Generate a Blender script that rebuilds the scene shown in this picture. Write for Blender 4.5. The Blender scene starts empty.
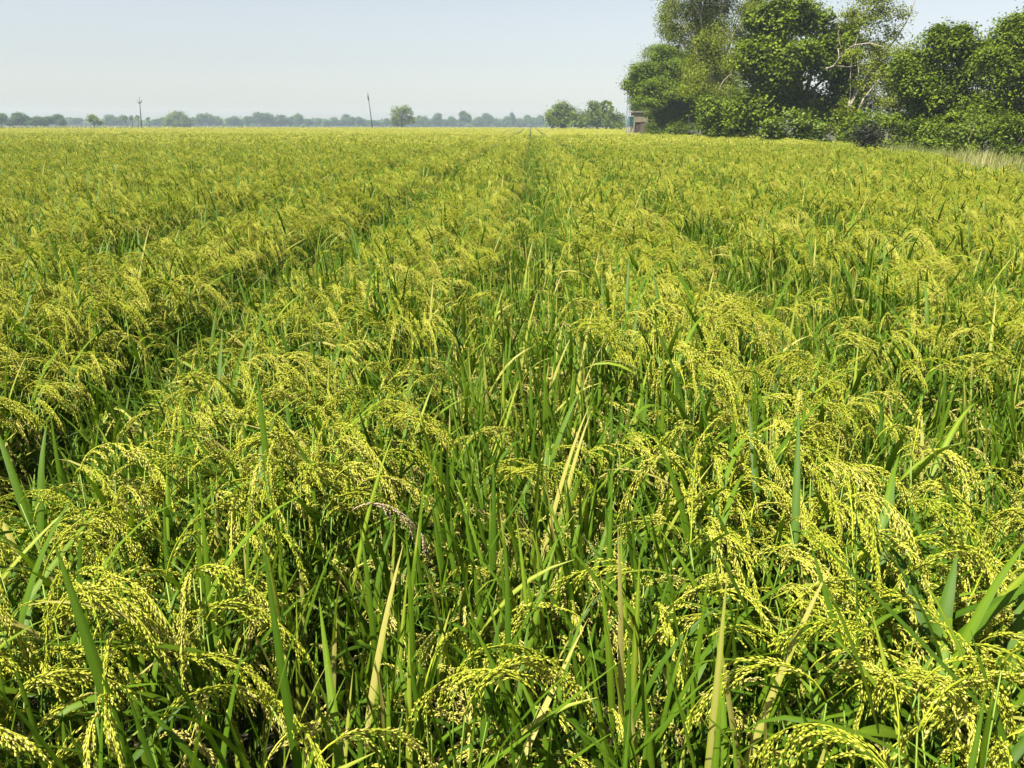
import bpy, math, random
import numpy as np
from mathutils import Vector, Matrix, Euler

R = math.radians
rng = np.random.default_rng(7)
random.seed(7)
scene = bpy.context.scene
COL = scene.collection

# ------------------------------------------------------------------ camera
CAM_H, F, PITCH, ROLL = 1.72, 788.0, R(18.20), R(0.16)
cam_d = bpy.data.cameras.new('camera')
cam = bpy.data.objects.new('camera', cam_d); COL.objects.link(cam)
cam_d.sensor_fit = 'HORIZONTAL'; cam_d.sensor_width = 36.0
cam_d.lens = 36.0 * F / 1024.0
cam_d.clip_start = 0.05; cam_d.clip_end = 6000
CAM_M = Matrix.Rotation(R(90) - PITCH, 3, 'X') @ Matrix.Rotation(ROLL, 3, 'Z')
cam.matrix_world = Matrix.Translation((0, 0, CAM_H)) @ CAM_M.to_4x4()
scene.camera = cam


def at(px, py, Y):
    """point of the photograph's ray (px, py) at ground distance Y"""
    d = CAM_M @ Vector(((px - 512) / F, (384 - py) / F, -1.0))
    t = Y / d.y
    return np.array((d.x * t, Y, CAM_H + d.z * t))


def m_per_px(Y):
    return Y * math.cos(PITCH) / F


# ------------------------------------------------------------------ helpers
class MB:
    def __init__(s):
        s.v, s.f, s.a, s.fm, s.n = [], [], [], [], 0

    def add(s, v, faces, var=0.5, mat=0):
        v = np.asarray(v, float).reshape(-1, 3)
        if not isinstance(faces, list):
            faces = [faces]
        for f in faces:
            f = np.asarray(f, int)
            if len(f):
                s.f.append(f + s.n); s.fm.append(np.full(len(f), mat))
        s.v.append(v)
        s.a.append(np.broadcast_to(np.asarray(var, float), (len(v),)).copy())
        s.n += len(v)

    def merge(s, o, M=None, matmap=None):
        v = np.concatenate(o.v)
        if M is not None:
            M = np.array(M)
            v = v @ M[:3, :3].T + M[:3, 3]
        for f, m in zip(o.f, o.fm):
            s.f.append(f + s.n); s.fm.append(m if matmap is None else np.full(len(m), matmap))
        s.v.append(v); s.a.append(np.concatenate(o.a)); s.n += len(v)

    def mesh(s, name, mats, smooth=True):
        me = bpy.data.meshes.new(name)
        v = np.concatenate(s.v) if s.v else np.zeros((0, 3))
        me.vertices.add(len(v)); me.vertices.foreach_set('co', v.ravel().astype(np.float32))
        if s.f:
            idx = np.concatenate([f.ravel() for f in s.f])
            tot = np.concatenate([np.full(len(f), f.shape[1]) for f in s.f])
            st = np.concatenate(([0], np.cumsum(tot)[:-1]))
            me.loops.add(len(idx)); me.loops.foreach_set('vertex_index', idx.astype(np.int32))
            me.polygons.add(len(tot))
            me.polygons.foreach_set('loop_start', st.astype(np.int32))
            me.polygons.foreach_set('loop_total', tot.astype(np.int32))
            me.polygons.foreach_set('material_index', np.concatenate(s.fm).astype(np.int32))
            me.polygons.foreach_set('use_smooth', np.full(len(tot), smooth))
        at_ = me.attributes.new('var', 'FLOAT', 'POINT')
        at_.data.foreach_set('value', np.concatenate(s.a).astype(np.float32))
        for m in mats:
            me.materials.append(m)
        me.update(calc_edges=True)
        return me

    def obj(s, name, mats, parent=None, smooth=True, loc=None):
        o = bpy.data.objects.new(name, s.mesh(name, mats if isinstance(mats, list) else [mats], smooth))
        COL.objects.link(o)
        if parent: o.parent = parent
        if loc is not None: o.location = loc
        return o


def empty(name, loc=(0, 0, 0), rz=0):
    o = bpy.data.objects.new(name, None); COL.objects.link(o)
    o.location = loc; o.rotation_euler = (0, 0, rz); o.empty_display_size = 0.2
    return o


def tag(o, label=None, cat=None, group=None, kind=None):
    if label: o['label'] = label
    if cat: o['category'] = cat
    if group: o['group'] = group
    if kind: o['kind'] = kind
    return o


def norm(a):
    a = np.asarray(a, float)
    return a / np.maximum(np.linalg.norm(a, axis=-1, keepdims=True), 1e-9)


def tube(mb, pts, rad, sides=5, var=0.5, mat=0):
    pts = np.asarray(pts, float); n = len(pts)
    rad = np.broadcast_to(np.asarray(rad, float), (n,))
    t = norm(np.gradient(pts, axis=0))
    up = np.array((0.31, 0.17, 0.93)) if abs(t[0][2]) < .9 else np.array((1., .1, 0))
    b1 = norm(np.cross(t, up)); b2 = np.cross(t, b1)
    ang = np.arange(sides) * 2 * math.pi / sides
    ring = (b1[:, None, :] * np.cos(ang)[None, :, None] + b2[:, None, :] * np.sin(ang)[None, :, None])
    v = (pts[:, None, :] + ring * rad[:, None, None]).reshape(-1, 3)
    i = np.arange(n - 1)[:, None] * sides; j = np.arange(sides)[None, :]; k = (j + 1) % sides
    f = np.stack((i + j, i + k, i + k + sides, i + j + sides), -1).reshape(-1, 4)
    caps = [np.arange(sides)[::-1][None, :], (np.arange(sides) + (n - 1) * sides)[None, :]]
    mb.add(v, [f] + caps, var, mat)


def box(mb, lo, hi, var=0.5, mat=0):
    x0, y0, z0 = lo; x1, y1, z1 = hi
    v = [(x0, y0, z0), (x1, y0, z0), (x1, y1, z0), (x0, y1, z0), (x0, y0, z1), (x1, y0, z1), (x1, y1, z1), (x0, y1, z1)]
    f = [(0, 3, 2, 1), (4, 5, 6, 7), (0, 1, 5, 4), (1, 2, 6, 5), (2, 3, 7, 6), (3, 0, 4, 7)]
    mb.add(v, np.array(f), var, mat)


# ------------------------------------------------------------------ materials
def newmat(name):
    m = bpy.data.materials.new(name); m.use_nodes = True
    nt = m.node_tree; nt.nodes.clear()
    return m, nt, nt.nodes, nt.links


def ramp(N, cols):
    r = N.new('ShaderNodeValToRGB')
    e = r.color_ramp.elements
    while len(e) < len(cols): e.new(0.5)
    for k, (p, c) in enumerate(cols):
        e[k].position = p; e[k].color = (*c, 1)
    return r


def leafmat(name, cols, trans=0.35, rough=0.45, spec=0.35, tcol=(1.25, 1.25, .7), objvar=0.35, noise=0.0, nscale=0.4):
    """plant material: colour runs over cols by a per-leaf value plus a per-object value"""
    m, nt, N, L = newmat(name)
    out = N.new('ShaderNodeOutputMaterial'); mix = N.new('ShaderNodeMixShader')
    p = N.new('ShaderNodeBsdfPrincipled'); tr = N.new('ShaderNodeBsdfTranslucent')
    a = N.new('ShaderNodeAttribute'); a.attribute_name = 'var'
    oi = N.new('ShaderNodeObjectInfo')
    ma = N.new('ShaderNodeMath'); ma.operation = 'MULTIPLY_ADD'
    L.new(oi.outputs['Random'], ma.inputs[0]); ma.inputs[1].default_value = objvar; 
    mb_ = N.new('ShaderNodeMath'); mb_.operation = 'SUBTRACT'
    L.new(a.outputs['Fac'], mb_.inputs[0]); mb_.inputs[1].default_value = objvar * .5
    L.new(mb_.outputs[0], ma.inputs[2])
    fac = ma.outputs[0]
    if noise:
        g = N.new('ShaderNodeNewGeometry'); no = N.new('ShaderNodeTexNoise')
        no.inputs['Scale'].default_value = nscale; no.inputs['Detail'].default_value = 3
        L.new(g.outputs['Position'], no.inputs['Vector'])
        mm = N.new('ShaderNodeMath'); mm.operation = 'MULTIPLY_ADD'
        s2 = N.new('ShaderNodeMath'); s2.operation = 'SUBTRACT'
        L.new(no.outputs['Fac'], s2.inputs[0]); s2.inputs[1].default_value = .5
        L.new(s2.outputs[0], mm.inputs[0]); mm.inputs[1].default_value = noise
        L.new(fac, mm.inputs[2]); fac = mm.outputs[0]
    r = ramp(N, cols); L.new(fac, r.inputs[0])
    L.new(r.outputs[0], p.inputs['Base Color'])
    p.inputs['Roughness'].default_value = rough
    p.inputs['Specular IOR Level'].default_value = spec
    vm = N.new('ShaderNodeMix'); vm.data_type = 'RGBA'; vm.blend_type = 'MULTIPLY'
    vm.inputs[0].default_value = 1
    L.new(r.outputs[0], vm.inputs[6]); vm.inputs[7].default_value = (*tcol, 1); vm.clamp_result = False
    L.new(vm.outputs[2], tr.inputs['Color'])
    mix.inputs[0].default_value = trans
    L.new(p.outputs[0], mix.inputs[1]); L.new(tr.outputs[0], mix.inputs[2])
    L.new(mix.outputs[0], out.inputs['Surface'])
    return m


def rough_mat(name, cols, scale=3.0, rough=0.9, bump=0.3, stretch=(1, 1, 1), coord='Object', detail=6):
    m, nt, N, L = newmat(name)
    out = N.new('ShaderNodeOutputMaterial'); p = N.new('ShaderNodeBsdfPrincipled')
    tc = N.new('ShaderNodeTexCoord'); mp = N.new('ShaderNodeMapping'); no = N.new('ShaderNodeTexNoise')
    mp.inputs['Scale'].default_value = stretch
    L.new(tc.outputs[coord], mp.inputs[0]); L.new(mp.outputs[0], no.inputs['Vector'])
    no.inputs['Scale'].default_value = scale; no.inputs['Detail'].default_value = detail
    r = ramp(N, cols); L.new(no.outputs['Fac'], r.inputs[0]); L.new(r.outputs[0], p.inputs['Base Color'])
    p.inputs['Roughness'].default_value = rough
    b = N.new('ShaderNodeBump'); b.inputs['Strength'].default_value = bump; b.inputs['Distance'].default_value = .05
    L.new(no.outputs['Fac'], b.inputs['Height']); L.new(b.outputs[0], p.inputs['Normal'])
    L.new(p.outputs[0], out.inputs['Surface'])
    return m


M_LEAF = leafmat('rice_leaf', [(0, (.022, .056, .004)), (.45, (.056, .114, .006)), (.8, (.112, .185, .010)), (.93, (.25, .29, .03)), (1, (.33, .30, .08))],
                 trans=.30, rough=.5, spec=.14, objvar=.24)
M_STEM = leafmat('rice_stem', [(0, (.10, .20, .018)), (1, (.23, .31, .04))], trans=.15, rough=.5, objvar=.3)
M_GRAIN = leafmat('rice_grain', [(0, (.25, .31, .017)), (.45, (.47, .485, .048)), (.8, (.64, .59, .17)), (1, (.56, .46, .18))],
                  trans=.30, rough=.6, spec=.10, tcol=(1.1, 1.1, .7), objvar=.4)
M_DRYGRAIN = leafmat('dry_grain', [(0, (.36, .27, .17)), (1, (.50, .385, .26))], trans=.15, rough=.7)

# ------------------------------------------------------------------ rice: blades, panicles, plants
G_DOWN = np.array((0, 0, -1.0))


def blade(mb, base, az, tilt, L, w, bend, segs, var, fold=0.25, twist=0.0, across=3):
    t = np.linspace(0, 1, segs + 1)
    th = tilt + bend * t ** 1.6
    d = np.stack((np.sin(th) * math.cos(az), np.sin(th) * math.sin(az), np.cos(th)), -1)
    pts = np.asarray(base) + np.concatenate((np.zeros((1, 3)), np.cumsum((d[1:] + d[:-1]) / 2 * (L / segs), 0)))
    side0 = np.array((-math.sin(az), math.cos(az), 0.0))
    n0 = np.cross(d, side0)
    tw = twist * t
    side = side0 * np.cos(tw)[:, None] + n0 * np.sin(tw)[:, None]
    nn = np.cross(side, d)
    ww = w * .5 * np.minimum(1, .45 + t * 3.5) * (1 - t ** 2.6) + .0004
    l = pts + side * ww[:, None]; r = pts - side * ww[:, None]
    if across == 3:
        c = pts - nn * (ww * fold)[:, None]
        v = np.stack((l, c, r), 1).reshape(-1, 3)
        tipdry = np.clip((t - 1 + .22 * max(0, math.sin(L * 9173.0 + az * 57)) ** 4) * 4, 0, .4)
        var = np.clip(var + np.stack((tipdry, tipdry + .14, tipdry - .02), 1), 0, 1).reshape(-1)
        i = np.arange(segs)[:, None] * 3; j = np.arange(2)[None, :]
        f = np.stack((i + j, i + j + 1, i + j + 4, i + j + 3), -1).reshape(-1, 4)
    else:
        v = np.stack((l, r), 1).reshape(-1, 3)
        i = np.arange(segs) * 2
        f = np.stack((i, i + 1, i + 3, i + 2), -1)
    mb.add(v, f, var, 0)


def spindles(mb, p0, d, L, w, var, mat=0):
    """many small spindle grains: base points, directions, lengths, widths"""
    d = norm(d); n = len(p0)
    ref = np.where(np.abs(d[:, 2:3]) < .9, np.array((0, 0, 1.0)), np.array((1.0, 0, 0)))
    a = norm(np.cross(d, ref)); b = np.cross(d, a)
    L = np.broadcast_to(L, (n,))[:, None]; w = np.broadcast_to(w, (n,))[:, None]
    m = p0 + d * L * .42
    v = np.stack((p0, m + a * w / 2, m + b * w / 2, m - a * w / 2, m - b * w / 2, p0 + d * L), 1)
    base = np.arange(n)[:, None, None] * 6
    tri = np.array([(0, 2, 1), (0, 3, 2), (0, 4, 3), (0, 1, 4), (5, 1, 2), (5, 2, 3), (5, 3, 4), (5, 4, 1)])[None]
    mb.add(v.reshape(-1, 3), (base + tri).reshape(-1, 3), np.repeat(var, 6), mat)


def curve_pts(p, d, L, pull, n):
    """branch: starts at p along d, bends towards gravity"""
    out = [np.array(p)]; d = np.array(d)
    for k in range(n):
        d = norm(d + G_DOWN * pull / n)
        out.append(out[-1] + d * L / n)
    return np.array(out)


def make_panicle(r, L=.24, start=.25, end=2.55, lod=0):
    """arching rice panicle, droops towards local +X, origin at its neck"""
    mb = MB()
    n = 14 if lod == 0 else 6
    t = np.linspace(0, 1, n + 1)
    th = start + (end - start) * (1 - (1 - t) ** 1.9)
    wob = r.normal(0, .12)
    d = np.stack((np.sin(th) * np.cos(wob * t), np.sin(th) * np.sin(wob * t), np.cos(th)), -1)
    pts = np.concatenate((np.zeros((1, 3)), np.cumsum((d[1:] + d[:-1]) / 2 * (L / n), 0)))
    tube(mb, pts, np.linspace(.0016, .0008, n + 1) * (1 if lod == 0 else 1.6), 3, .25, 0)
    nb = int(r.integers(12, 16))
    P0, D0, LL, WW, VV = [], [], [], [], []
    for k in range(nb):
        u = .10 + .85 * k / (nb - 1) + r.normal(0, .015)
        u = min(max(u, .05), 1)
        i = min(int(u * n), n - 1); fr = u * n - i
        p = pts[i] * (1 - fr) + pts[i + 1] * fr
        dd = norm(d[i])
        sd = norm(np.cross(dd, (r.normal(), r.normal(), r.normal())))
        dir0 = norm(dd + sd * r.uniform(.05, .22))
        bl = L * r.uniform(.28, .44) * (1.0 - .4 * max(0, u - .3))
        if lod == 0:
            bp = curve_pts(p, dir0, bl, r.uniform(.9, 2.2), 6)
            tube(mb, bp, .0006, 3, .3, 0)
            ng = max(5, int(bl / .0043))
            for g in range(ng):
                uu = .12 + .88 * (g + r.uniform(-.3, .3)) / ng
                uu = min(max(uu, 0), .999); j = int(uu * 6); f2 = uu * 6 - j
                q = bp[j] * (1 - f2) + bp[j + 1] * f2
                bd = norm(bp[j + 1] - bp[j])
                s2 = norm(np.cross(bd, (r.normal(), r.normal(), r.normal())))
                P0.append(q + s2 * .0012); D0.append(bd + s2 * r.uniform(.08, .38)); LL.append(r.uniform(.0088, .0115))
                WW.append(r.uniform(.0025, .0035)); VV.append(np.clip(r.normal(.42, .22), 0, 1))
        else:
            bp = curve_pts(p, dir0, bl, r.uniform(.9, 2.2), 3)
            for j in range(3):
                P0.append(bp[j]); D0.append(bp[j + 1] - bp[j]); LL.append(bl / 3 * 1.3); WW.append(r.uniform(.009, .013))
                VV.append(np.clip(r.normal(.42, .22), 0, 1))
    spindles(mb, np.array(P0), np.array(D0), np.array(LL), np.array(WW), np.array(VV))
    return mb


def plan_plant(r, kind):
    """list of culms and leaves; kind: ridge (heavy heads) or leafy (upright blades) or broad"""
    pl = {'stem': MB(), 'leaf': MB(), 'leaf1': MB(), 'heads': []}
    nc = {'ridge': 10, 'leafy': 9, 'gap': 8, 'broad': 5}[kind]
    for c in range(nc):
        a0 = r.uniform(0, 2 * math.pi); rr = r.uniform(.01, .065)
        base = np.array((rr * math.cos(a0), rr * math.sin(a0), 0))
        lean = r.uniform(.03, .22)
        H = r.uniform(.70, .84) if kind == 'ridge' else {'leafy': r.uniform(.52, .66), 'gap': r.uniform(.44, .56), 'broad': r.uniform(.70, .80)}[kind]
        laz = a0 + r.normal(0, .5)
        tt = np.linspace(0, 1, 6)
        ang = lean * (.5 + .9 * tt)
        dd = np.stack((np.sin(ang) * math.cos(laz), np.sin(ang) * math.sin(laz), np.cos(ang)), -1)
        pts = base + np.concatenate((np.zeros((1, 3)), np.cumsum(dd[1:] * H / 5, 0)))
        tube(pl['stem'], pts, np.linspace(.0032, .0014, 6), 3, r.uniform(.1, .8), 0)
        for k, hf in enumerate((.42, .62, .80, .93)):
            if kind == 'ridge' and k == 3 and r.random() < .35: continue
            j = hf * 5; i = int(j); p = pts[i] * (1 - (j - i)) + pts[min(i + 1, 5)] * (j - i)
            az = r.uniform(0, 2 * math.pi)
            if k == 0 and r.random() < .3: continue
            if kind in ('leafy', 'gap'):
                L = r.uniform(.26, .42); tilt = r.uniform(.05, .38) ; bend = r.choice([r.uniform(0, .35), r.uniform(.4, 1.5)], p=[.68, .32])
                w = r.uniform(.010, .0155)
            elif kind == 'broad':
                L = r.uniform(.28, .4); tilt = r.uniform(.2, .7); bend = r.uniform(.3, 1.2); w = r.uniform(.030, .042)
            else:
                L = r.uniform(.24, .40) * (.8 if k == 3 else 1); tilt = r.uniform(.40, 1.05); bend = r.choice([r.uniform(.05, .5), r.uniform(.6, 1.6)], p=[.55, .45])
                w = r.uniform(.012, .019)
            v = np.clip(r.normal(.42 + .05 * k, .2), 0, 1)
            if k == 0 and r.random() < .06: v = .86
            tw = r.normal(0, .5)
            if kind == 'ridge' and k >= 2 and r.random() < .25: continue
            blade(pl['leaf'], p, az, tilt, L, w, bend, 7, v, twist=tw)
            blade(pl['leaf1'], p, az, tilt, L, w * 1.15, bend, 3, v, twist=tw, across=2)
        if kind in ('broad', 'gap'): continue
        if kind == 'leafy' and r.random() < .20: continue
        if kind == 'ridge' and r.random() < .08: continue
        az = r.normal(-.35, 1.15)
        pl['heads'].append((pts[-1], az, r.uniform(.92, 1.20) if kind == 'ridge' else r.uniform(.76, 1.0), int(r.integers(0, 12)) + (12 if kind == 'leafy' else 0)))
    return pl


def paler(m, k):
    o = MB(); o.v, o.f, o.fm, o.n = m.v, m.f, m.fm, m.n
    o.a = [np.clip(x + k, 0, 1) for x in m.a]
    return o


rp = np.random.default_rng(21)
PAN0, PAN1 = [], []
for k in range(12):
    sd = int(rp.integers(1e9)); L = rp.uniform(.20, .26); s = rp.uniform(.15, .5); e = rp.uniform(2.3, 3.0) if k < 10 else rp.uniform(1.2, 1.9)
    PAN0.append(make_panicle(np.random.default_rng(sd), L, s, e, 0))
    PAN1.append(make_panicle(np.random.default_rng(sd), L, s, e, 1))
PAN0 += [paler(p, .27) for p in PAN0]; PAN1 += [paler(p, .2) for p in PAN1]
NR, NL, NF = 7, 7, 4
PLANS = [plan_plant(rp, 'ridge') for _ in range(NR)] + [plan_plant(rp, 'leafy') for _ in range(NL)] + [plan_plant(rp, 'gap') for _ in range(NF)] + [plan_plant(rp, 'broad')]


def head_matrix(h):
    p, az, s, k = h
    return Matrix.Translation(p) @ Matrix.Rotation(az, 4, 'Z') @ Matrix.Scale(s, 4)


def full_plant(pl, lod):
    mb = MB()
    mb.merge(pl['leaf'] if lod == 0 else pl['leaf1'], matmap=0)
    mb.merge(pl['stem'], matmap=1)
    for h in pl['heads']:
        mb.merge((PAN0 if lod == 0 else PAN1)[h[3]], head_matrix(h), matmap=2)
    return mb


# field layout -----------------------------------------------------------
YAW = 0.0217                                    # the rows run slightly to the right of the view
FURROWS = [(-5.02, .26, .7), (-3.36, .38, 1.0), (-1.70, .35, 1.0), (-.05, .42, .95), (1.48, .38, 1.0), (3.05, .30, .85), (4.65, .25, .5)]


def furrow(x, y):
    s = x - YAW * y
    w = np.zeros_like(s)
    for c, sg, a in FURROWS:
        sgn = sg * (1 + .12 * np.sin(y * .7 + c * 3))
        w = np.maximum(w, a * np.exp(-((s - c + .03 * np.sin(y * .5 + c)) / sgn) ** 2))
    sp = (s + 5.02) / 1.66
    per = .42 * np.exp(-(((sp - np.round(sp)) * 1.66) / .22) ** 2)
    out = (s < -5.9) | (s > 5.6)
    return np.where(out, np.maximum(w, per), w)


EDGE_Y = np.array((-20, 8, 17, 26, 38, 50, 70, 100, 140, 200, 400.))
EDGE_X = np.array((6.8, 7.7, 10.0, 12.9, 15.5, 16.6, 16.0, 14.8, 20, 32, 70.))


def right_edge(y):
    return np.interp(y, EDGE_Y, EDGE_X)


def far_edge(x, y):
    return np.interp(x / np.maximum(y, 1), (-1.1, -.62, -.4, -.1, .1, .3), (140, 160, 205, 265, 290, 290))


def rot_field(n, r):
    return np.stack((r.normal(0, .05, n), r.normal(0, .05, n), r.uniform(-.65, .65, n)), -1)


def visible(x, y, z=.8, m=0):
    P = np.stack((x, y, np.full_like(x, z - CAM_H)), -1) @ np.array(CAM_M)
    dep = -P[:, 2]
    px = 512 + F * P[:, 0] / np.maximum(dep, .01); py = 384 - F * P[:, 1] / np.maximum(dep, .01)
    return (dep > .1) & (px > -m) & (px < 1024 + m) & (py < 768 + m) & (py > -m), px, py


def grid(y0, y1, sp, slope, x0):
    ys = np.arange(y0, y1, sp); out = []
    for y in ys:
        hw = x0 + slope * max(y, 0)
        xs = np.arange(-hw, hw, sp)
        out.append(np.stack((xs, np.full_like(xs, y)), -1))
    g = np.concatenate(out)
    return g


rf = np.random.default_rng(5)
# single plants, near (full detail) and middle distance
SP = .178
g = grid(-1.5, 11.0, SP, .75, 2.2)
g = g + rf.uniform(-.45, .45, g.shape) * SP
g = g[np.hypot(g[:, 0], g[:, 1] + .1) > .62]
g = g[g[:, 0] < right_edge(g[:, 1])]
near = g
gm = grid(11.0, 70.0, .245, .72, 2.5)
gm = gm + rf.uniform(-.45, .45, gm.shape) * .245
gm = gm[gm[:, 0] < right_edge(gm[:, 1])]
mid = gm

vis, px, py = visible(near[:, 0], near[:, 1], .75, 20)
dist = np.hypot(np.hypot(near[:, 0], near[:, 1]), CAM_H - .8)
order = np.argsort(np.where(vis, dist, 1e9))
NIND = 296
ind_idx = order[:NIND]
is_ind = np.zeros(len(near), bool); is_ind[ind_idx] = True

# ---- individual plants
GROUP = 'rice plants of the nearest rows'
leaf_me = [p['leaf'].mesh('foliage', [M_LEAF]) for p in PLANS]
stem_me = [p['stem'].mesh('stem', [M_STEM]) for p in PLANS]
pan_me = [p.mesh('panicle', [M_GRAIN]) for p in PAN0]
dry_me = PAN0[3].mesh('dry_panicle', [M_DRYGRAIN])


def place_plant(x, y, rot, s, pi, label):
    root = empty('rice_plant', (x, y, 0)); root.rotation_euler = rot; root.scale = (s[0], s[0], s[1])
    tag(root, label, 'rice plant', GROUP)
    for nm, me in (('foliage', leaf_me[pi]), ('stem', stem_me[pi])):
        o = bpy.data.objects.new(nm, me); COL.objects.link(o); o.parent = root
    for h in PLANS[pi]['heads']:
        o = bpy.data.objects.new('panicle', pan_me[h[3]]); COL.objects.link(o); o.parent = root
        o.matrix_local = head_matrix(h)
    return root


def plant_params(x, y, r, n):
    w = furrow(x, y)
    blot = .5 + .5 * np.sin(x * 1.1 + 2 * np.sin(y * .47)) * np.sin(y * .83 + 1.7 * np.sin(x * .39))
    leafy = r.random(n) < np.clip(w * 1.3 + np.where(y > 7, .08, .22) * blot ** 2, .03, .95)
    pid = np.where(leafy, NR + r.integers(0, NL, n), r.integers(0, NR, n))
    gap = (w > .45) & (r.random(n) < np.where(np.abs(x - YAW * y + .06) < .5, .30 * (y > 4) + .3 * (y > 9), np.where(y < 6, .35, .75)))
    pid = np.where(gap, NR + NL + r.integers(0, NF, n), pid)
    mid_ = np.exp(-((x - YAW * y + .05) / .45) ** 2)
    s = r.normal(1.01, .075, n) * (1 - (np.where(y > 6, .36, .28) - np.where(y > 9, .10, .20) * mid_) * w)
    patch = .05 * np.sin(x * 1.7 + np.sin(y * .9) * 1.5) + .04 * np.sin(y * 2.1 + x * .6)
    s = s + .05 * np.exp(-((w - .25) / .15) ** 2)
    return pid, s + patch, w


pid, scl, fw = plant_params(near[:, 0], near[:, 1], rf, len(near))
rot = rot_field(len(near), rf)
LAB = {
    ('near', 0): 'ripening rice plant with drooping yellow-green heads, at the front left of the field',
    ('near', 1): 'leafy rice plant with upright green blades, at the front middle of the field',
    ('near', 2): 'ripening rice plant with drooping yellow-green heads, at the front right of the field',
    ('far', 0): 'ripening rice plant with heavy arching heads, on the left ridge just beyond the front rows',
    ('far', 1): 'rice plant with thin green blades above pale heads, along the middle furrow beyond the front',
    ('far', 2): 'ripening rice plant with heavy arching heads, on the right ridge just beyond the front rows',
}
specials = {}


def nearest_ind(tx, ty):
    d = np.where(is_ind, np.hypot(px - tx, py - ty), 1e9)
    return int(np.argmin(d))


for tx, ty, key in ((25, 700, 'left'), (1000, 745, 'broad'), (345, 470, 'dry')):
    specials[nearest_ind(tx, ty)] = key
for i, key in specials.items():
    if key == 'broad':
        d = CAM_M @ Vector(((985 - 512) / F, (384 - 700) / F, -1.0)); t = (.80 - CAM_H) / d.z
        near[i] = (d.x * t, d.y * t)
    if key == 'dry':
        d = CAM_M @ Vector(((362 - 512) / F, (384 - 458) / F, -1.0)); t = (.95 - CAM_H) / d.z
        near[i] = (d.x * t, d.y * t); rot[i] = (0, 0, .1); scl[i] = 1.0
for i in ind_idx:
    zone = 0 if px[i] < 340 else (1 if px[i] < 690 else 2)
    lab = LAB[('near' if py[i] > 520 else 'far', zone)]
    p_ = int(pid[i]); k = specials.get(int(i)); ss = scl[i]; rr = rot[i].copy()
    if k == 'left': p_ = 0; lab = 'rice plant with large golden arching heads in the bottom left corner'; ss = 1.08; rr[2] = .25
    if k == 'broad': p_ = len(PLANS) - 1; lab = 'plant with broad pale green leaves and no heads in the bottom right corner'; ss = .98
    if k == 'dry': lab = 'rice plant with one dry pinkish beige head left of the middle of the field'; p_ = NR + 1
    o = place_plant(near[i, 0], near[i, 1], rr, (1.0, ss), p_, lab)
    if k == 'dry':
        d = bpy.data.objects.new('dry_panicle', dry_me); COL.objects.link(d); d.parent = o
        d.location = (-.03, -.02, .82); d.rotation_euler = (0, .3, 0); d.scale = (1.0, 1.4, .9)
        d['label'] = 'dry pinkish beige rice head'

# ---- all the other rice: one object that repeats a few plants and patches over the rest of the field
proto_mb = MB(); proto_id = []


def add_proto(mb):
    k = add_proto.n; add_proto.n += 1
    n0 = proto_mb.n; proto_mb.merge(mb); proto_id.append(np.full(proto_mb.n - n0, k))
    return k


add_proto.n = 0
P_FULL = [add_proto(full_plant(p, 0)) for p in PLANS]
P_MID = [add_proto(full_plant(p, 1)) for p in PLANS[:-1]]
PATCH = 1.66


def far_plant(mb, r, x, y, leafy, s):
    for c in range(7 if not leafy else 7):
        az = r.uniform(0, 6.28)
        v0 = np.clip(r.normal(.5, .2), 0, 1)
        sub = MB()
        blade(sub, (x + r.normal(0, .05), y + r.normal(0, .05), .3 * s), az, r.uniform(.05, .6), r.uniform(.36, .54) * s, r.uniform(.016, .024), r.uniform(0, .9), 2, v0, across=2)
        mb.merge(sub, matmap=0)
    for c in range(6 if not leafy else (0 if s < .75 else 2)):
        az = r.normal(-.35, 1.1); sub = MB()
        k = int(r.integers(0, 12)); L = .2; n = 4
        t = np.linspace(0, 1, n + 1); th = .2 + 2.5 * (1 - (1 - t) ** 1.8)
        d = np.stack((np.sin(th) * math.cos(az), np.sin(th) * math.sin(az), np.cos(th)), -1)
        p = np.array((x + r.normal(0, .08), y + r.normal(0, .08), (r.uniform(.68, .82) if not leafy else r.uniform(.55, .68)) * s))
        pts = p + np.concatenate((np.zeros((1, 3)), np.cumsum((d[1:] + d[:-1]) / 2 * (L / n), 0)))
        tube(sub, pts, np.array((.004, .010, .0135, .011, .005)), 3, np.clip(r.normal(.45, .25), 0, 1), 0)
        mb.merge(sub, matmap=2)


def make_patch(r, wide):
    mb = MB(); sp = .24
    for ix in range(7):
        for iy in range(7):
            x = -PATCH / 2 + (ix + .5) * PATCH / 7 + r.uniform(-.09, .09); y = -PATCH / 2 + (iy + .5) * PATCH / 7 + r.uniform(-.09, .09)
            w = wide * math.exp(-(x / .50) ** 2)
            far_plant(mb, r, x, y, r.random() < max(.05, w * 1.2), r.normal(1.0, .07) * (1 - .50 * w))
    return mb


P_PATCH_A = [add_proto(make_patch(rp, 1.0)) for _ in range(5)]      # patch with a row gap along its middle
P_PATCH_C = [add_proto(make_patch(rp, 1.0)) for _ in range(4)]
P_PATCH_B = [add_proto(make_patch(rp, .35)) for _ in range(5)]

pts, proto, rots, scls = [], [], [], []
sel = ~is_ind
pts.append(np.c_[near[sel], np.zeros(sel.sum())]); proto.append(np.array(P_FULL)[pid[sel]])
rots.append(rot[sel]); scls.append(np.c_[np.ones(sel.sum()), np.ones(sel.sum()), scl[sel]])
n = len(mid); pm, sm, wm = plant_params(mid[:, 0], mid[:, 1], rf, n)
pts.append(np.c_[mid, np.zeros(n)]); proto.append(np.where(mid[:, 1] + rf.normal(0, 3, n) < 36, np.array(P_FULL)[pm], np.array(P_MID)[pm])); rots.append(rot_field(n, rf))
scls.append(np.c_[np.full(n, 1.15), np.full(n, 1.15), sm])
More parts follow.
